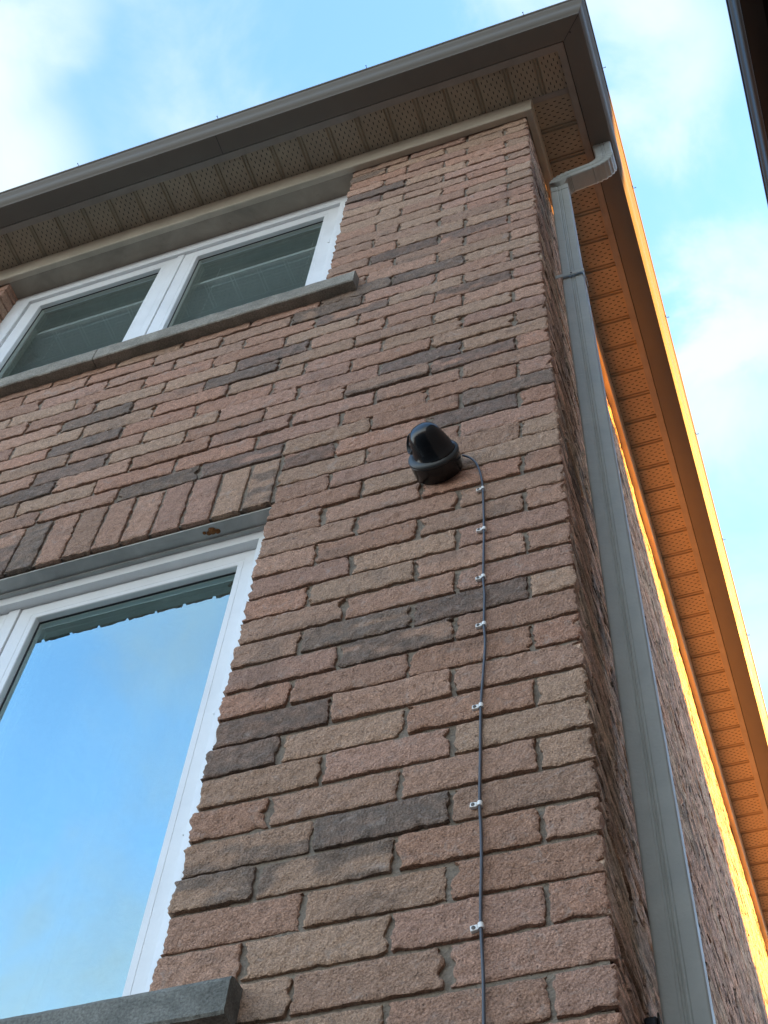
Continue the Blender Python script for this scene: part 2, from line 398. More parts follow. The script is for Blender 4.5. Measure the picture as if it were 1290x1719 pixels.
        if stri:       # painted shade and light streaks along the course, deepening the relief contrast
            st = vnoise((u0 + U) * .05 + 3, z0 + Z, 190); s2 = vnoise((u0 + U) * .09 + 8, z0 + Z, 330)
            col = col * np.clip(.55 + .95 * np.clip((st - .22) * 1.9, 0, 1) - .75 * np.clip((s2 - .66) * 5, 0, 1), .22, 1.5)[..., None]
        C = np.concatenate([col.reshape(-1, 3), col.reshape(-1, 3)[ring], col.reshape(-1, 3)[ring]])
        s.V.append(np.concatenate([P, P2, P[ring]])); s.F.append(q); s.C.append(np.c_[C, np.ones(len(C))]); s.n += len(C)
    def build(s, name, m, parent):
        V = np.concatenate(s.V); F = np.concatenate(s.F).astype(np.int32); C = np.concatenate(s.C).astype(np.float32)
        V = V - np.array(wloc(parent))
        me = bpy.data.meshes.new(name); me.vertices.add(len(V)); me.vertices.foreach_set('co', V.astype(np.float32).ravel())
        me.loops.add(F.size); me.loops.foreach_set('vertex_index', F.ravel())
        me.polygons.add(len(F)); me.polygons.foreach_set('loop_start', np.arange(0, F.size, 4, dtype=np.int32))
        try: me.polygons.foreach_set('loop_total', np.full(len(F), 4, dtype=np.int32))
        except Exception: pass
        me.update(calc_edges=True)
        ca = me.color_attributes.new('col', 'FLOAT_COLOR', 'POINT'); ca.data.foreach_set('color', C.ravel())
        me.polygons.foreach_set('use_smooth', np.ones(len(F), dtype=bool))
        me.materials.append(m)
        o = bpy.data.objects.new(name, me); S.collection.objects.link(o); o.parent = parent
        return o
def f_front(u, z, n): return np.stack([u, -n, z], -1)            # u = x, outward is -y
def f_side(u, z, n): return np.stack([n, u, z], -1)              # u = y, outward is +x
DARKS = [(-0.695,4.485,.6),(-0.674,4.186,.9),(-0.769,4.18,.6),(-0.429,3.391,1),(-0.191,3.403,.6),(-0.338,3.125,.9),(-0.651,3.102,.8),(-0.598,2.956,.6),(-0.205,2.882,.6),(-0.382,2.451,1),(-0.179,2.363,.7),(-0.127,2.11,.7),(-0.207,1.998,1),(-0.169,1.126,1),(-0.31,1.091,.9),(-0.349,1.013,.7),(-0.328,0.48,1),(-0.931,2.813,1),(-1.024,2.716,1),(-0.706,3.126,.8),(-1.552,2.73,1),(-1.568,2.557,.9),(-1.579,2.389,.8),(-1.197,2.105,1),(-0.986,2.117,.7),(-1.761,2.227,1),(-0.689,2.011,.7),(-0.556,1.117,.7),(-0.457,1.019,.7),(-0.586,0.843,.9),(-0.714,0.859,.7),(-0.696,0.745,1),(-0.462,0.479,1),(-0.505,0.377,.55),(-0.687,0.396,.6),(-0.651,0.491,.4),(-0.617,2.369,.2)]
XL, XR = -2.535, -.80            # both window openings
OPEN = [(XL, XR, .15, 1.79), (XL, XR, 3.262, 4.60)]
SOLD = (XL, XR, 1.785, 2.047)
XEND, YEND = -4.6, 11.0
HOUSE = thing('brick_house', 'red brown brick house with tan eaves and white windows that fills the photo', 'house', (-2.3, 5.5, GZ))

BR = Bricks(); BS = Bricks()
dark_of = {}
def spans(k):
    js = []
    n = 0
    while True:
        x = -(A + n * L) if k % 2 == 0 else -((n + 1) * L)
        js.append(x)
        if x < XEND: break
        n += 1
    out_ = []; prev = .005
    for x in js: out_.append((x + .005, prev - .005 if prev != .005 else .0)); prev = x
    return out_
for k in range(-32, 53):
    z0, z1 = k * H, k * H + .079
    if z0 > 4.69: break
    near = k >= -3
    for (a0, a1) in spans(k):
        if a0 < XEND: a0 = XEND
        segs = [(a0, a1)]
        for (ox0, ox1, oz0, oz1) in OPEN + [SOLD]:
            if z1 - .02 <= oz0 or z0 + .02 >= oz1: continue
            ns = []
            for (p, q) in segs:
                if q <= ox0 or p >= ox1: ns.append((p, q)); continue
                if p < ox0: ns.append((p, ox0))
                if q > ox1: ns.append((ox1 + (.010 if oz0 == SOLD[2] and oz1 == SOLD[3] else 0), q))
            segs = ns
        for (p, q) in segs:
            if q - p < .02: continue
            dk = 0
            for (dx, dz, dd) in DARKS:
                if p - .004 <= dx <= q + .004 and int(math.floor(dz / H)) == k: dk = max(dk, dd)
            if dk == 0 and (q < XL or z1 < -.1) and rng.random() < .1: dk = rng.uniform(.5, 1)
            edge = (abs(q - XL) < .02 or abs(p - XR) < .02)
            farx = q < -2.9
            BR.brick(f_front, p, q, z0, z1, cu=.0062 if near and not farx else .02, cz=.0062 if near and not farx else .018, skirt=.088 if edge else .028, dark=dk, endamp=1.45)
# soldier course over the lower window
ns_ = 19; pw = (XR - XL) / ns_
for i in range(ns_):
    q = XR - i * pw - .005; p = q - pw + .010
    xc = (p + q) / 2; dk = 0
    if i == 0: dk = .55
    if i in (8, 14): dk = 1.
    if i in (9,): dk = .7
    BR.brick(f_front, p, q, SOLD[2] + .006, SOLD[3] - .012, dark=dk, skirt=.06, endamp=.8)
BR_DONE = True
# reveal bricks of the left piers (faces looking +x)
def f_rev(u, z, n): return np.stack([XL + n, u, z], -1)
for k in range(0, 53):
    z0, z1 = k * H, k * H + .079
    if (z0 > .13 and z1 < 1.80) or (z0 > 3.25 and z0 < 4.62):
        BR.brick(f_rev, .001, .088, z0, z1, skirt=.02)
# side wall: same courses, alternate bond
for k in range(-32, 53):
    z0, z1 = k * H, k * H + .079
    if z0 > 4.69: break
    near = k >= -6
    y = .0045; first = True
    ln = .2525 if k % 2 == 0 else .0853
    while y < YEND:
        e = y + ln
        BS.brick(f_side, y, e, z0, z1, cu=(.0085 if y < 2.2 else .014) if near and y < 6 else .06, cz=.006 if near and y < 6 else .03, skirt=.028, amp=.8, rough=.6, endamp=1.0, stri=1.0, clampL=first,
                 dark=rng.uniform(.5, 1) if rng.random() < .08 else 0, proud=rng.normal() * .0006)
        y = e + .010; ln = .257; first = False
wall_front = BR.build('front_wall', M_BRICK, HOUSE)
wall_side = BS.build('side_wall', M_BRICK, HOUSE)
# mortar bed behind the bricks, one mesh, leaving the openings free
mb = MB(); yf = .0088; yb = .09
def mortar_front(x0, x1, z0, z1, back=yb): mb.box(x0, x1, yf, back, z0, z1)
mortar_front(XEND, XL - .008, GZ, 4.70)
mortar_front(XR + .008, -.0085, GZ, 4.70)
mortar_front(XL - .008, XR + .008, GZ, .15)
mortar_front(XL - .008, XR + .008, 1.80, 3.25)
mortar_front(XL - .008, XR + .008, 4.605, 4.70)
mb.box(-.09, -.0105, .0855, YEND, GZ, 4.70)
mb.box(XEND, XEND + .09, .0905, YEND, GZ, 4.70)
mb.box(XEND + .0905, -.0905, YEND - .09, YEND - .001, GZ, 4.70)
mb.build('mortar_bed', M_MORTAR, HOUSE)

# ---------------------------------------------------------------- eaves
ZS = 4.72
def lpath(o, z, xe=-4.75, ye=11.2):        # the three plan points of an eave line at offset o from the walls
    return [(xe, -o, z), (o, -o, z), (o, ye, z)]
def lstrip(prof, name, m, parent, closed=True, smooth=False, bevel=0):
    """sweep a section (offset, z) round the corner"""
    rings = [[], [], []]
    for (o, z) in prof:
        for i, p in enumerate(lpath(o, z)): rings[i].append(p)
    b = MB(); b.sweep(rings, closed); return b.build(name, m, parent, smooth=smooth, bevel=bevel)
# frieze trim under the soffit
lstrip([(.004, 4.597), (.030, 4.594), (.034, 4.598), (.034, 4.606), (.0315, 4.609), (.040, 4.716), (.004, 4.716)], 'frieze_trim', M_TRIM, HOUSE)
# soffit panels with V grooves
def soffit_run(axis, u0, u1, va, vb, off, pitch):
    prof = [];  n0 = math.floor((u0 - off) / pitch); u = off + n0 * pitch
    while u < u1 + pitch:
        for du, dz in ((0, 0), (.003, .009), (.0085, .009), (.0105, .0035), (.0155, .0035), (.018, .009), (.0225, .009), (.0255, 0)):
            prof.append((u + du, ZS + dz))
        u += pitch
    prof = [(min(max(a, u0), u1), z) for a, z in prof]
    pr2 = []
    for p in prof:
        if not pr2 or abs(p[0] - pr2[-1][0]) > 1e-5: pr2.append(p)
    V = []; F = []
    for (a, z) in pr2:
        for v in (va, vb):
            V.append((a, v, z) if axis == 'X' else (v, a, z))
    for i in range(len(pr2) - 1): F.append((2 * i, 2 * i + 2, 2 * i + 3, 2 * i + 1))
    return V, F
b = MB(); b.add(*soffit_run('X', -4.75, .205, -.206, -.036, PX0, PXP)); sof = b.build('front_soffit', M_SOF_F, HOUSE)
b = MB(); b.add(*soffit_run('Y', -.012, 11.2, .036, .206, PY0, PYP)); sof2 = b.build('side_soffit', M_SOF_S, HOUSE)
b = MB(); b.box(.036, .2045, -.0375, -.0125, 4.7165, 4.728); b.build('soffit_joint', M_CLAY, HOUSE, bevel=.002)
lstrip([(.202, 4.7095), (.2325, 4.7095), (.2325, 4.7285), (.202, 4.7285)], 'soffit_channel', M_CLAY, HOUSE)
# K-style gutter
gp = [(.236, 4.706), (.322, 4.706), (.3265, 4.7085), (.3265, 4.7145), (.3225, 4.7175), (.3245, 4.7255), (.3320, 4.7335), (.3395, 4.7425), (.3440, 4.7525), (.3455, 4.7625), (.3465, 4.7725), (.3500, 4.7820),
      (.3555, 4.7905), (.3605, 4.7990), (.3625, 4.8080), (.3675, 4.8115), (.3690, 4.819), (.3665, 4.825), (.360, 4.8265), (.354, 4.823), (.352, 4.80), (.330, 4.762), (.316, 4.735), (.312, 4.712), (.242, 4.712), (.240, 4.83), (.236, 4.83)]
gut = lstrip(gp, 'gutter', M_GUTTER, HOUSE, smooth=True)
es = gut.modifiers.new('es', 'EDGE_SPLIT'); es.split_angle = R_(38)
b = MB(); # mitre seam and the sealed pop rivet at the corner
b.add([(.2365, -.2365, 4.7052), (.3225, -.3225, 4.7052), (.3245, -.3205, 4.7052), (.2385, -.2345, 4.7052)], [(0, 3, 2, 1)])
b.build('mitre_seam', M_GASKET, gut)
b = MB(); b.lathe((.272, -.262, 4.7058), (0, 0, -1), [(0, .0001), (0, .0042), (.0016, .0036), (.0024, .0008)], 12); b.build('rivet', M_GASKET, gut)
b = MB(); b.box(-1.352, -1.3495, -.324, -.2365, 4.7045, 4.7062); b.build('gutter_seam', M_GASKET, gut)
scr = None
for i, (px, py) in enumerate([(.10, -.369), (-.62, -.369), (-1.34, -.369), (-2.05, -.369), (.369, -.044), (.369, .525), (.369, 1.20), (.369, 1.872), (.369, 2.54), (.369, 3.2), (.369, 3.9)]):
    if scr is None:
        b = MB(); d = (0, -1, 0)
        b.tube([(px, py + .002, 4.817), (px, py - .010, 4.818)], .0014, 6); b.lathe((px, py - .010, 4.818), (0, -1, 0), [(0, .0003), (0, .0036), (.002, .003), (.0024, .0003)], 8)
        scr = b.build('screw', M_NAIL, gut, origin=(px, py, 4.817)); continue
    c = scr.copy(); S.collection.objects.link(c); c.parent = gut
    c.location = Vector((px, py, 4.817)) - wloc(gut)
    if px > .3: c.rotation_euler = (0, 0, math.pi / 2)
# roof above
b = MB(); o = .345; b.add([(XEND - .2, -o, 4.83), (o, -o, 4.83), (o, 11.2, 4.83), (XEND - .2, 11.2, 4.83), (-2.4, 2.6, 6.6), (-2.4, 8.6, 6.6),
                         (XEND - .2, -o, 4.80), (o, -o, 4.80), (o, 11.2, 4.80), (XEND - .2, 11.2, 4.80)],
                        [(0, 1, 4), (1, 2, 5, 4), (2, 3, 5), (3, 0, 4, 5), (6, 9, 8, 7), (0, 6, 7, 1), (1, 7, 8, 2), (2, 8, 9, 3), (3, 9, 6, 0)])
b.build('roof', M_SHINGLE, HOUSE)

# ---------------------------------------------------------------- downspout
def rect_ring(c, t, wv_, wdt, dep, ribs=True):
    """cross-section of a corrugated pipe: c centre, wv_ the direction of its wide side, t the run direction"""
    c = Vector(c); wv_ = Vector(wv_).normalized(); t = Vector(t).normalized(); dv = t.cross(wv_).normalized()
    pts = []; n = 30
    hw, hd = wdt / 2, dep / 2
    def ribf(s): return -.0022 if ribs and any(abs(s - q) < .05 for q in (-.17, 0.0, .17)) else 0
    for side in range(4):
        for i in range(n if side % 2 == 0 else 12):
            s = -1 + 2 * i / (n if side % 2 == 0 else 12)
            r = .0022 if ribs else 0
            if side == 0: x, y = s * hw, -hd - (ribf(s) if abs(s) < .8 else 0)
            elif side == 1: x, y = hw, s * hd
            elif side == 2: x, y = -s * hw, hd + (ribf(s) if abs(s) < .8 else 0)
            else: x, y = -hw, -s * hd
            pts.append((x, y))
    # round the corners a little
    outp = []
    for x, y in pts:
        cx = max(-hw + .006, min(hw - .006, x)); cy = max(-hd + .006, min(hd - .006, y))
        dx, dy = x - cx, y - cy; l = math.hypot(dx, dy)
        if abs(dx) > 1e-6 and abs(dy) > 1e-6 and l > .006: dx, dy = dx / l * .006, dy / l * .006
        outp.append(tuple(c + wv_ * (cx + dx) + dv * (cy + dy)))
    return outp
DSX, DSY = .064, .281
b = MB(); rings = [rect_ring((DSX, DSY, z), (0, 0, -1), (1, 0, 0), .077, .048) for z in (4.375, 3.28)]
b.sweep(rings)
rings = [rect_ring((DSX, DSY, z), (0, 0, -1), (1, 0, 0), .081, .052) for z in (3.30, -2.6)]
b.sweep(rings)
ds = b.build('downspout', M_DS, HOUSE, smooth=True); e2 = ds.modifiers.new('es', 'EDGE_SPLIT'); e2.split_angle = R_(30)
# elbows: drop from the gutter bottom, sweep towards the wall, turn down
b = MB(); rings = []
def erings(pts, crimp=False):
    res = []
    P = [Vector(p) for p in pts]
    for i, p in enumerate(P):
        t = (P[min(i + 1, len(P) - 1)] - P[max(i - 1, 0)]).normalized()
        wv_ = Vector((0, 1, 0)).cross(t).normalized()       # wide side stays in the x-z plane
        k = 1.0 + (.04 if (i % 4 < 2) else -.035) * (1 if crimp else 0)
        res.append(rect_ring(p, t, wv_, .077 * k, .076 * (1 + (k - 1) * .8)))
    return res
path = []
cx = .279
ZD = 4.545
path += [(cx, DSY, 4.712), (cx, DSY, 4.66), (cx, DSY, 4.60), (cx, DSY, 4.56)]
R1 = .085
for i in range(25):
    a = i / 24 * R_(78); path.append((cx - R1 * (1 - math.cos(a)), DSY, ZD - R1 * math.sin(a)))
el1 = path[:]
sx_, sz_ = el1[-1][0], el1[-1][2]
dirx, dirz = -math.sin(R_(78)), -math.cos(R_(78))
R2 = .065
# second bend turns back down
c2 = []
tot = (1 - math.cos(R_(78))) * R2
lenx = sx_ - DSX - tot; ln_ = lenx / -dirx
mid0 = (sx_ + dirx * ln_, DSY, sz_ + dirz * ln_)
for i in range(25):
    a = R_(78) * (1 - i / 24)
    c2.append((DSX + R2 * (1 - math.cos(a)), DSY, mid0[2] - R2 * (math.sin(R_(78)) - math.sin(a))))
b.sweep(erings(el1, True)); b.sweep([*erings([el1[-1], mid0])]); b.sweep(erings(c2, True) + [rect_ring((DSX, DSY, c2[-1][2] - .07), (0, 0, -1), (1, 0, 0), .0785, .052)])
elb = b.build('elbow', M_DS, ds, smooth=True); e3 = elb.modifiers.new('es', 'EDGE_SPLIT'); e3.split_angle = R_(32)
b = MB()
zst = 3.345
b.box(.003, .1085, DSY - .0355, DSY - .0335, zst, zst + .026); b.box(.1065, .1085, DSY - .0335, DSY + .032, zst, zst + .026); b.box(.001, .003, DSY - .065, DSY - .0335, zst, zst + .026)
b.build('strap', M_DS, ds, bevel=.0008)
b = MB(); b.lathe((.062, DSY - .0355, zst + .013), (0, -1, 0), [(0, .0003), (0, .0042), (.002, .0036), (.003, .0004)], 10); b.build('screw', M_NAIL, ds)

# ---------------------------------------------------------------- windows
def window(z0, z1, yfr, ysash, zin, sx, mull, zgb, upper):
    """frame outline XL..XR, z0..z1; sx = [(x0, x1) sash outer extents]"""
    w = empty_part('window', HOUSE); w.location = Vector((( XL + XR) / 2, .09, z0)) - wloc(HOUSE)
    fr = MB(); e = .0005
    zt = z1
    xi0, xi1 = sx[0][0], sx[-1][1]
    # outer frame: nosed head and jambs
    hp = [(yfr, zt), (yfr, zin + .020), (yfr + .003, zin + .011), (yfr + .0065, zin), (ysash + .05, zin), (ysash + .05, zt)]
    fr.sweep([[(XL + e, y, z) for y, z in hp], [(XR - e, y, z) for y, z in hp]])
    for (xa, xb, sgn) in ((XL + e, xi0, 1), (XR - e, xi1, -1)):
        jp = [(xa, yfr), (xb - sgn * .020, yfr), (xb - sgn * .011, yfr + .003), (xb, yfr + .0065), (xb, yfr + .012), (xb - sgn * .004, yfr + .013), (xb - sgn * .004, yfr + .018), (xb, yfr + .019), (xb, ysash + .05), (xa, ysash + .05)]
        if sgn > 0: jp = jp[::-1]
        fr.sweep([[(x, y, z0) for x, y in jp], [(x, y, zin - .0005) for x, y in jp]])
    fr.box(XL + e, XR - e, yfr + .004, ysash + .05, z0 - .0005, z0 + .05)
    frm = fr.build('frame', M_WHITE, w)
    if mull:
        m_ = MB(); xa, xb = mull
        m_.box(xa, xb, ysash - .004, ysash + .05, z0 + .0505, zin - .001); m_.build('mullion', M_WHITE, w, bevel=.002)
    for (xa, xb, fw, ft) in [(s[0], s[1], s[2], s[3]) for s in sx]:
        s_ = MB(); t = ysash; bk = ysash + .045
        xa += .0015; xb -= .0015; za = z0 + .052; zb = zin - .003
        # mitred sash: front face, inner bevel and glazing bead as nested rings
        prof = [(0, bk), (0, t + .003), (.003, t), (fw - .020, t), (fw - .0188, t + .0012), (fw - .0176, t), (fw - .002, t + .0005), (fw, t + .003), (fw, t + .021), (fw - .01, bk)]
        rings = []
        for (d, y) in prof:
            dt = d * (ft / fw)
            rings.append([(xa + d, y, za + dt), (xb - d, y, za + dt), (xb - d, y, zb - dt), (xa + d, y, zb - dt)])
        s_.sweep(rings, True); s_.f = s_.f[:-2]
        sash = s_.build('sash', M_WHITE, w)
        g_ = MB(); gx0, gx1, gz0, gz1 = xa + fw - .002, xb - fw + .002, za + ft - .002, zb - ft + .002
        # dark glazing gasket ring
        gr = []
        for (d, y) in ((0, t + .0195), (.0048, t + .0195), (.0048, t + .024), (0, t + .024)):
            gr.append([(gx0 + d, y, gz0 + d), (gx1 - d, y, gz0 + d), (gx1 - d, y, gz1 - d), (gx0 + d, y, gz1 - d)])
        g_.sweep(gr, True); g_.f = g_.f[:-2]
        g_.build('gasket', M_GASKET, w)
        for yy in (t + .022, t + .038):
            p_ = MB(); p_.quad((gx0, yy, gz0), (gx1, yy, gz0), (gx1, yy, gz1), (gx0, yy, gz1))
            p_.build('pane', M_GLASS if upper else M_GLASS_L, w)
        sp = MB(); gr = []
        for (d, y) in ((.0, t + .0245), (.011, t + .0245), (.011, t + .0365), (.0, t + .0365)):
            gr.append([(gx0 + d, y, gz0 + d), (gx1 - d, y, gz0 + d), (gx1 - d, y, gz1 - d), (gx0 + d, y, gz1 - d)])
        sp.sweep(gr, True); sp.f = sp.f[:-2]; sp.build('spacer', M_BEAD, w)
    # drainage / latch marks on the right sash stile
    x_ = sx[-1][1]
    for zz in ((z0 + .62 * (z1 - z0) * .9, z0 + .36 * (z1 - z0) * .9) if not upper else (z0 + .62 * (z1 - z0),)):
        c_ = MB(); c_.box(x_ - .021, x_ - .015, ysash - .0025, ysash + .001, zz, zz + .034); c_.box(x_ - .021, x_ - .011, ysash - .003, ysash + .001, zz - .003, zz)
        c_.build('sash_clip', M_WHITE, w, bevel=.0006)
    # the room behind
    r_ = MB(); ya = ysash + .052; x0, x1, za, zb = XL - .6, XR + .6, z0 - .7, z1 + .06; yb_ = ya + (.6 if upper else 1.4)
    r_.quad((x0, yb_, za), (x1, yb_, za), (x1, yb_, zb), (x0, yb_, zb)); r_.quad((x0, ya, zb), (x0, yb_, zb), (x1, yb_, zb), (x1, ya, zb))
    r_.quad((x0, ya, za), (x1, ya, za), (x1, yb_, za), (x0, yb_, za)); r_.quad((x0, ya, za), (x0, yb_, za), (x0, yb_, zb), (x0, ya, zb)); r_.quad((x1, ya, za), (x1, ya, zb), (x1, yb_, zb), (x1, yb_, za))
    r_.quad((x0, ya, za), (x0, ya, zb), (XL, ya, zb), (XL, ya, za)); r_.quad((x1, ya, za), (XR, ya, za), (XR, ya, zb), (x1, ya, zb))
    r_.quad((XL, ya, z1), (XL, ya, zb), (XR, ya, zb), (XR, ya, z1)); r_.quad((XL, ya, za), (XR, ya, za), (XR, ya, z0), (XL, ya, z0))
    # deep inner jamb liners
    r_.box(XL + .012, XL + .03, ya, ya + .10, z0, z1); r_.box(XR - .03, XR - .012, ya, ya + .10, z0, z1); r_.box(XL + .03, XR - .03, ya, ya + .10, z1 - .03, z1 - .012)
    r_.build('room_interior', M_ROOM, w)
    return w
# upper window: two equal sashes and a narrow mullion
wu = window(3.262, 4.598, .085, .105, 4.540, [(-2.457, -1.690, .070, .068), (-1.655, -.886, .074, .070)], (-1.6895, -1.6555), 0, True)
wl = window(.150, 1.778, .072, .106, 1.750, [(-2.470, -1.641, .064, .060), (-1.603, -.860, .064, .060)], (-1.6405, -1.6035), 0, False)
# blinds in the upper window
bl = MB()
for (xa, xb) in ((-2.40, -1.72), (-1.63, -.93)):
    z = 3.33
    while z < 4.30:
        bl.add([(xa, .194, z), (xb, .194, z), (xb, .209, z + .004), (xa, .209, z + .004), (xa, .194, z + .001), (xb, .194, z + .001), (xb, .209, z + .005), (xa, .209, z + .005)],
               [(0, 3, 2, 1), (4, 5, 6, 7), (0, 1, 5, 4), (2, 3, 7, 6)]); z += .042
    bl.box(xa, xb, .183, .220, 4.305, 4.33)
    for xx in (xa + .12, xb - .12): bl.tube([(xx, .202, 3.33), (xx, .202, 4.5)], .0012, 5)
bl.build('blind', M_BLIND, wu)
cu = MB(); n = 90; V = []; 
for i in range(n):
    x = -2.5 + 1.68 * i / (n - 1); y = .36 + .03 * math.sin(i * .55) + .012 * math.sin(i * 1.9 + 1)
    V += [(x, y, .12), (x, y, 1.9)]
cu.add(V, [(2 * i, 2 * i + 2, 2 * i + 3, 2 * i + 1) for i in range(n - 1)]); cu.build('curtain', M_CURT, wl, smooth=True)

# linings of the openings, sills
b = MB(); b.box(XL + .001, XR - .001, .012, .085, 4.5995, 4.604); b.box(XL + .001, XR - .001, -.003, .0115, 4.5975, 4.6035); hr = b.build('head_lining', M_REVEAL, HOUSE)
b = MB()
for x in (-.985, -1.42): b = MB(); b.lathe((x, .05, 4.5995), (0, 0, -1), [(0, .0005), (0, .009), (.0012, .0085), (.002, .006), (.0021, .0005)], 16); b.build('screw_cap', M_REVEAL, hr)

b = MB(); b.box(XL + .001, XR - .001, .015, .0715, 1.7810, 1.788); b.box(XL + .001, XR - .001, .058, .0715, 1.7725, 1.779)
lin = b.build('lintel', M_LINTEL, HOUSE)
def sill(x0, x1, zb, zt, proj, name_m, jx=None):
    segs = [(x0, x1)] if jx is None else [(x0, jx - .002), (jx + .002, x1)]
    sb = MB()
    for (a, c) in segs:
        n = max(3, int((c - a) / .02)); rings = []
        for i in range(n + 1):
            x = a + (c - a) * i / n; w1 = (vnoise(x, zb, 40) - .5) * .0022; w2 = (vnoise(x, zb + 5, 40) - .5) * .0022
            rings.append([(x, -proj + .004 + w1, zb + w2), (x, -proj + w1, zb + .005 + w2), (x, -proj + .001 + w2, zt - .016), (x, -proj + .006, zt - .006 + w1), (x, -proj + .016, zt - .001 + w2 * .5), (x, .10, zt + .012), (x, .10, zb)])
        sb.sweep([r[::-1] for r in rings], True)
    return sb.build('sill', name_m, HOUSE, bevel=0)
s1 = sill(-2.70, -.663, 3.160, 3.262, .042, M_SILL, -1.69)
s2 = sill(-2.70, -.620, .073, .154, .050, M_SILL2)
s1['label'] = 'grey concrete sill under the upper window'; s2['label'] = 'dark concrete sill under the lower window'

# ---------------------------------------------------------------- security camera
CC = Vector((-.317, -.004, 1.702))
cam_t = thing('security_camera', 'black turret dome security camera mounted on the brick wall', 'security camera', tuple(CC))
b = MB(); b.lathe(CC, (0, -1, 0), [(0, .001), (0, .0605), (.004, .0625), (.030, .0655), (.046, .0665), (.0475, .0655), (.0475, .05)], 72)
b.build('base', M_BLACK, cam_t, smooth=True).modifiers.new('es', 'EDGE_SPLIT').split_angle = R_(35)
b = MB(); b.lathe(CC, (0, -1, 0), [(.047, .050), (.0485, .0672), (.052, .0678), (.056, .0665), (.060, .060), (.0615, .05)], 72)
b.build('trim_ring', M_DGREY, cam_t, smooth=True)
AX = Vector((-.16, -1, .06)).normalized()
T0 = CC + Vector((.004, -.052, .0))
b = MB(); b.lathe(T0, AX, [(-.004, .02), (-.002, .0575), (.006, .057), (.0065, .0555), (.026, .051), (.046, .0460), (.062, .0415), (.074, .0355), (.082, .0275), (.0865, .0165), (.0878, .006), (.088, .001)], 72)
tur = b.build('turret', M_BLACK, cam_t, smooth=True)
LD = Vector((-.85, -.45, -.28)).normalized()
LC = CC + Vector((-.0485, -.094, .010)) - LD * .012
b = MB(); b.lathe(LC, LD, [(-.01, .002), (-.012, .029), (.010, .028), (.0145, .0265), (.015, .0235), (.010, .0220), (.0115, .002)], 48); b.build('lens_hood', M_DGREY, cam_t, smooth=True).modifiers.new('es', 'EDGE_SPLIT').split_angle = R_(35)
b = MB(); b.lathe(LC + LD * .0098, LD, [(0, .0005), (0, .0208), (.001, .0203), (.0016, .001)], 40); b.build('lens_window', M_BLACK2, cam_t, smooth=True)
b = MB(); b.lathe(LC + LD * .0115, LD, [(0, .0005), (0, .009), (.002, .0085), (.0035, .005), (.004, .0005)], 32); b.build('lens', M_BLACK2, cam_t, smooth=True)

# ---------------------------------------------------------------- cable and clips
CB = [(-.2510,1.7270),(-.2339,1.7121),(-.218,1.6825),(-.207,1.6319),(-.201,1.5562),(-.1985,1.3701),(-.2006,1.1746),(-.1981,1.1006),(-.1998,.9974),(-.1974,.9306),(-.2016,.8341),(-.2067,.7345),(-.208,.6065),(-.2093,.466),(-.2071,.407),(-.2062,.3236),(-.2074,.2582),(-.2075,.1896),(-.2038,.0895),(-.2031,.0038),(-.2016,-.0783),(-.203,-.6),(-.202,-1.2),(-.203,-1.9)]
pts = []
for i in range(len(CB) - 1):
    p0 = CB[max(i - 1, 0)]; p1 = CB[i]; p2 = CB[i + 1]; p3 = CB[min(i + 2, len(CB) - 1)]
    for q in range(6):
        t = q / 6; h = [0, 0]
        for a in (0, 1):
            h[a] = .5 * ((2 * p1[a]) + (-p0[a] + p2[a]) * t + (2 * p0[a] - 5 * p1[a] + 4 * p2[a] - p3[a]) * t * t + (-p0[a] + 3 * p1[a] - 3 * p2[a] + p3[a]) * t ** 3)
        yy = -.0065 if i > 3 else -.0065 - .012 * (1 - (i + t) / 4)
        pts.append((h[0], yy, h[1]))
b = MB(); b.tube(pts, .0029, 10)
cb = b.build('cable', M_CABLE, None, smooth=True, origin=(-.2, -.0065, 1.72)); tag(cb, 'thin dark grey cable running down the brick wall from the black camera', 'cable')
CL = [(-.201, 1.5562), (-.1985, 1.3701), (-.2006, 1.1746), (-.1998, .9974), (-.2067, .7345), (-.2093, .466), (-.2075, .1896)]
LAB = ['white cable clip just below the black security camera, topmost on the cable',
       'white cable clip second below the black security camera',
       'white cable clip on the cable just above the long charcoal brick, third below the camera',
       'white cable clip on the cable just below the long charcoal brick, fourth below the camera',
       'white cable clip halfway down the visible cable, after the first wide gap between clips',
       'white cable clip second from the bottom of the cable, with a square tab',
       'white cable clip lowest on the cable, with a round nail boss beside it']
c0 = None
def clip_parts(root, at):
    x, z = at; o_ = Vector((x, -.0065, z))
    b = MB()
    ring = []
    for zz in (-.0048, .0048):
        r = []
        for i in range(13):
            a = math.pi * i / 12; r.append((x + .0044 * math.cos(a) , -.0065 - .0044 * math.sin(a), z + zz))
        r += [(x - .0044, -.001, z + zz), (x + .0044, -.001, z + zz)]
        ring.append(r)
    b.sweep(ring); b.build('saddle', M_CLIP, root, smooth=False)
    b = MB(); b.box(x - .0165, x - .0046, -.0085, -.001, z - .0062, z + .0042); b.build('tab', M_CLIP, root, bevel=.0012)
    b = MB(); b.lathe((x - .0112, -.0085, z - .0012), (0, -1, 0), [(0, .0003), (0, .0034), (.0012, .003), (.0018, .0004)], 12); b.build('nail', M_NAIL, root)
for i, (x, z) in enumerate(CL):
    if c0 is None:
        c0 = thing('cable_clip', LAB[0], 'cable clip', (x, -.0065, z), 'clips holding the camera cable'); clip_parts(c0, (x, z)); continue
    c = c0.copy(); S.collection.objects.link(c); c.location = (x, -.0065, z); c['label'] = LAB[i]
    c.rotation_euler = (0, [.0, .12, -.1, .05, .0, .1, -.12][i], 0)
    c.scale = (1.1, 1.0, 1.1)
    for ch in list(c0.children):
        d = ch.copy(); S.collection.objects.link(d); d.parent = c

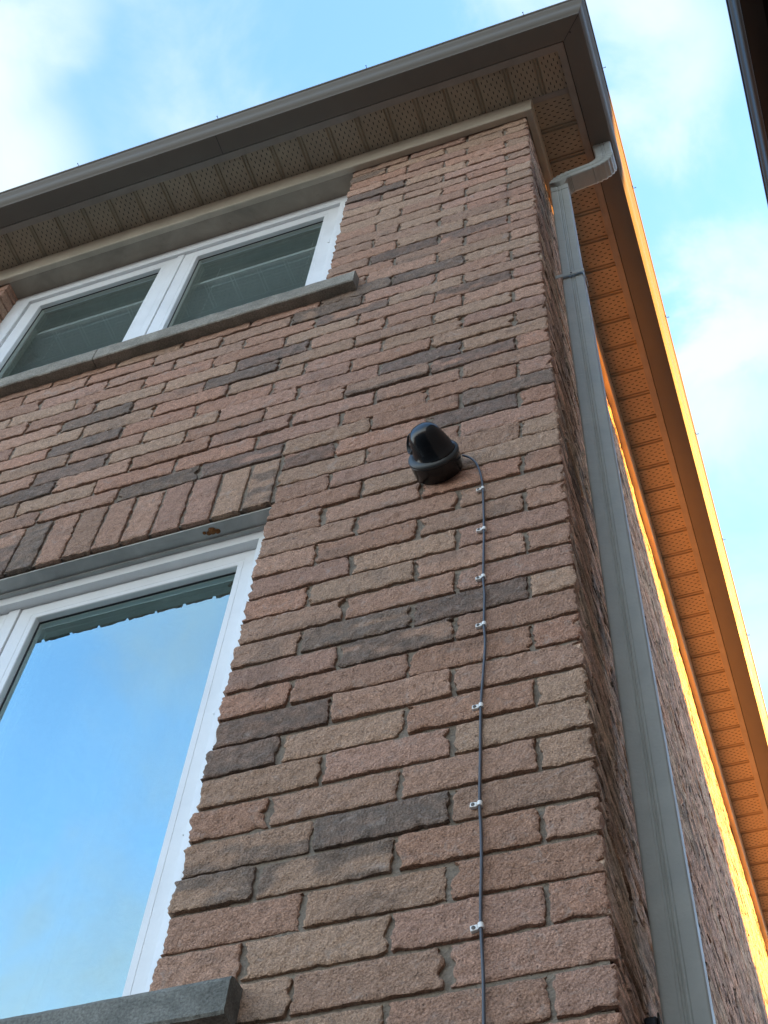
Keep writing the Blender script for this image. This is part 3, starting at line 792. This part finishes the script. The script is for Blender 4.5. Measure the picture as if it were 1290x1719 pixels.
# mud nest stuck to the lintel
b = MB(); V = []; F = []
for (cx_, cy_, r) in ((-.985, .036, .011), (-.972, .041, .008), (-.998, .040, .007), (-.99, .030, .006), (-1.01, .036, .005)):
    b.lathe((cx_, cy_, 1.7800), (.1, 0, -1), [(0, r), (r * .25, r * .9), (r * .45, r * .55), (r * .55, r * .05)], 14)
ne = b.build('insect_nest', M_NEST, None, smooth=True, origin=(-.985, .038, 1.7795)); tag(ne, 'small rusty brown mud nest stuck under the lintel of the lower window', 'insect nest')

# small black box at the foot of the visible side wall
bx = thing('junction_box', 'small black plastic box on the side wall low beside the grey downspout', 'junction box', (.012, .20, .10))
b = MB(); b.box(.004, .026, .185, .235, -.05, .118); b.build('housing', M_BLACK, bx, bevel=.004)
b = MB(); b.box(.0265, .030, .182, .238, -.054, .121); b.build('cover', M_BLACK, bx, bevel=.002)

# ---------------------------------------------------------------- neighbour and ground
NB = thing('neighbour_house', 'neighbouring house whose dark eave and gutter cross the top right corner of the sky', 'house', (4.2, -2.0, GZ))
NY0, NY1, NX0, NX1 = -9.0, 1.62, 1.30, 7.2
b = MB(); b.box(NX0, NX1, NY0, NY1, GZ, 4.71); b.build('wall', M_WALL2, NB)
def n_path(o, z): # eave lines of the neighbour, o outward from its walls
    return [(NX0 - o, NY0 - o, z), (NX0 - o, NY1 + o, z), (NX1 + o, NY1 + o, z), (NX1 + o, NY0 - o, z)]
def n_strip(prof, name, m, smooth=False):
    rings = [[], [], [], []]
    for (o, z) in prof:
        for i, p in enumerate(n_path(o, z)): rings[i].append(p)
    q = MB(); q.sweep([r[::-1] for r in rings], True); return q.build(name, m, NB, smooth=smooth)
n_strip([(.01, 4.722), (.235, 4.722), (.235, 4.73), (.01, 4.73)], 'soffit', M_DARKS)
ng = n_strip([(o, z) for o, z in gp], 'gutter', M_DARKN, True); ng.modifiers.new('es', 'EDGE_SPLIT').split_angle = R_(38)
b = MB(); o = .35; T = (NX1 - NX0) / 2 + o; zr = 4.82 + T * .72
b.add([(NX0 - o, NY0 - o, 4.82), (NX1 + o, NY0 - o, 4.82), (NX1 + o, NY1 + o, 4.82), (NX0 - o, NY1 + o, 4.82), ((NX0 + NX1) / 2, NY0 - o + T, zr), ((NX0 + NX1) / 2, NY1 + o - T, zr)],
      [(0, 1, 4), (1, 2, 5, 4), (2, 3, 5), (3, 0, 4, 5), (0, 3, 2, 1)]); b.build('roof', M_SHINGLE, NB)
# unseen sun blocker, added to shape the lit strip on the side wall
# built like a gable house, its roof slope is what the low sun clears
HB = thing('sun_blocker', 'unseen gable-shaped sun blocker added behind the neighbouring house', 'house', (11, 8, GZ))
b = MB(); gx0, gx1 = 7.5, 14.0
b.add([(x, y, z) for x in (gx0 + .3, gx1) for (y, z) in ((3.9, GZ), (12.1, GZ), (12.1, 4.80), (8.3, 7.30), (3.9, 4.80))], [(0, 1, 2, 3, 4), (5, 9, 8, 7, 6), (0, 5, 6, 1), (1, 6, 7, 2), (2, 7, 8, 3), (3, 8, 9, 4), (4, 9, 5, 0)])
b.build('wall', M_WALL2, HB)
b = MB()
b.add([(x, y, z) for x in (gx0, gx1 + .3) for (y, z) in ((3.5, 4.80), (8.3, 7.32), (12.5, 4.80), (12.5, 4.95), (8.3, 7.49), (3.5, 4.95))], [(0, 1, 4, 5), (1, 2, 3, 4), (6, 11, 10, 7), (7, 10, 9, 8), (0, 6, 7, 1), (1, 7, 8, 2), (2, 8, 9, 3), (3, 9, 10, 4), (4, 10, 11, 5), (5, 11, 6, 0)])
b.build('roof', M_SHINGLE, HB)
b = MB(); b.quad((-400, -400, GZ), (400, -400, GZ), (400, 400, GZ), (-400, 400, GZ)); gr = b.build('ground', M_GROUND, None); tag(gr, kind='structure')
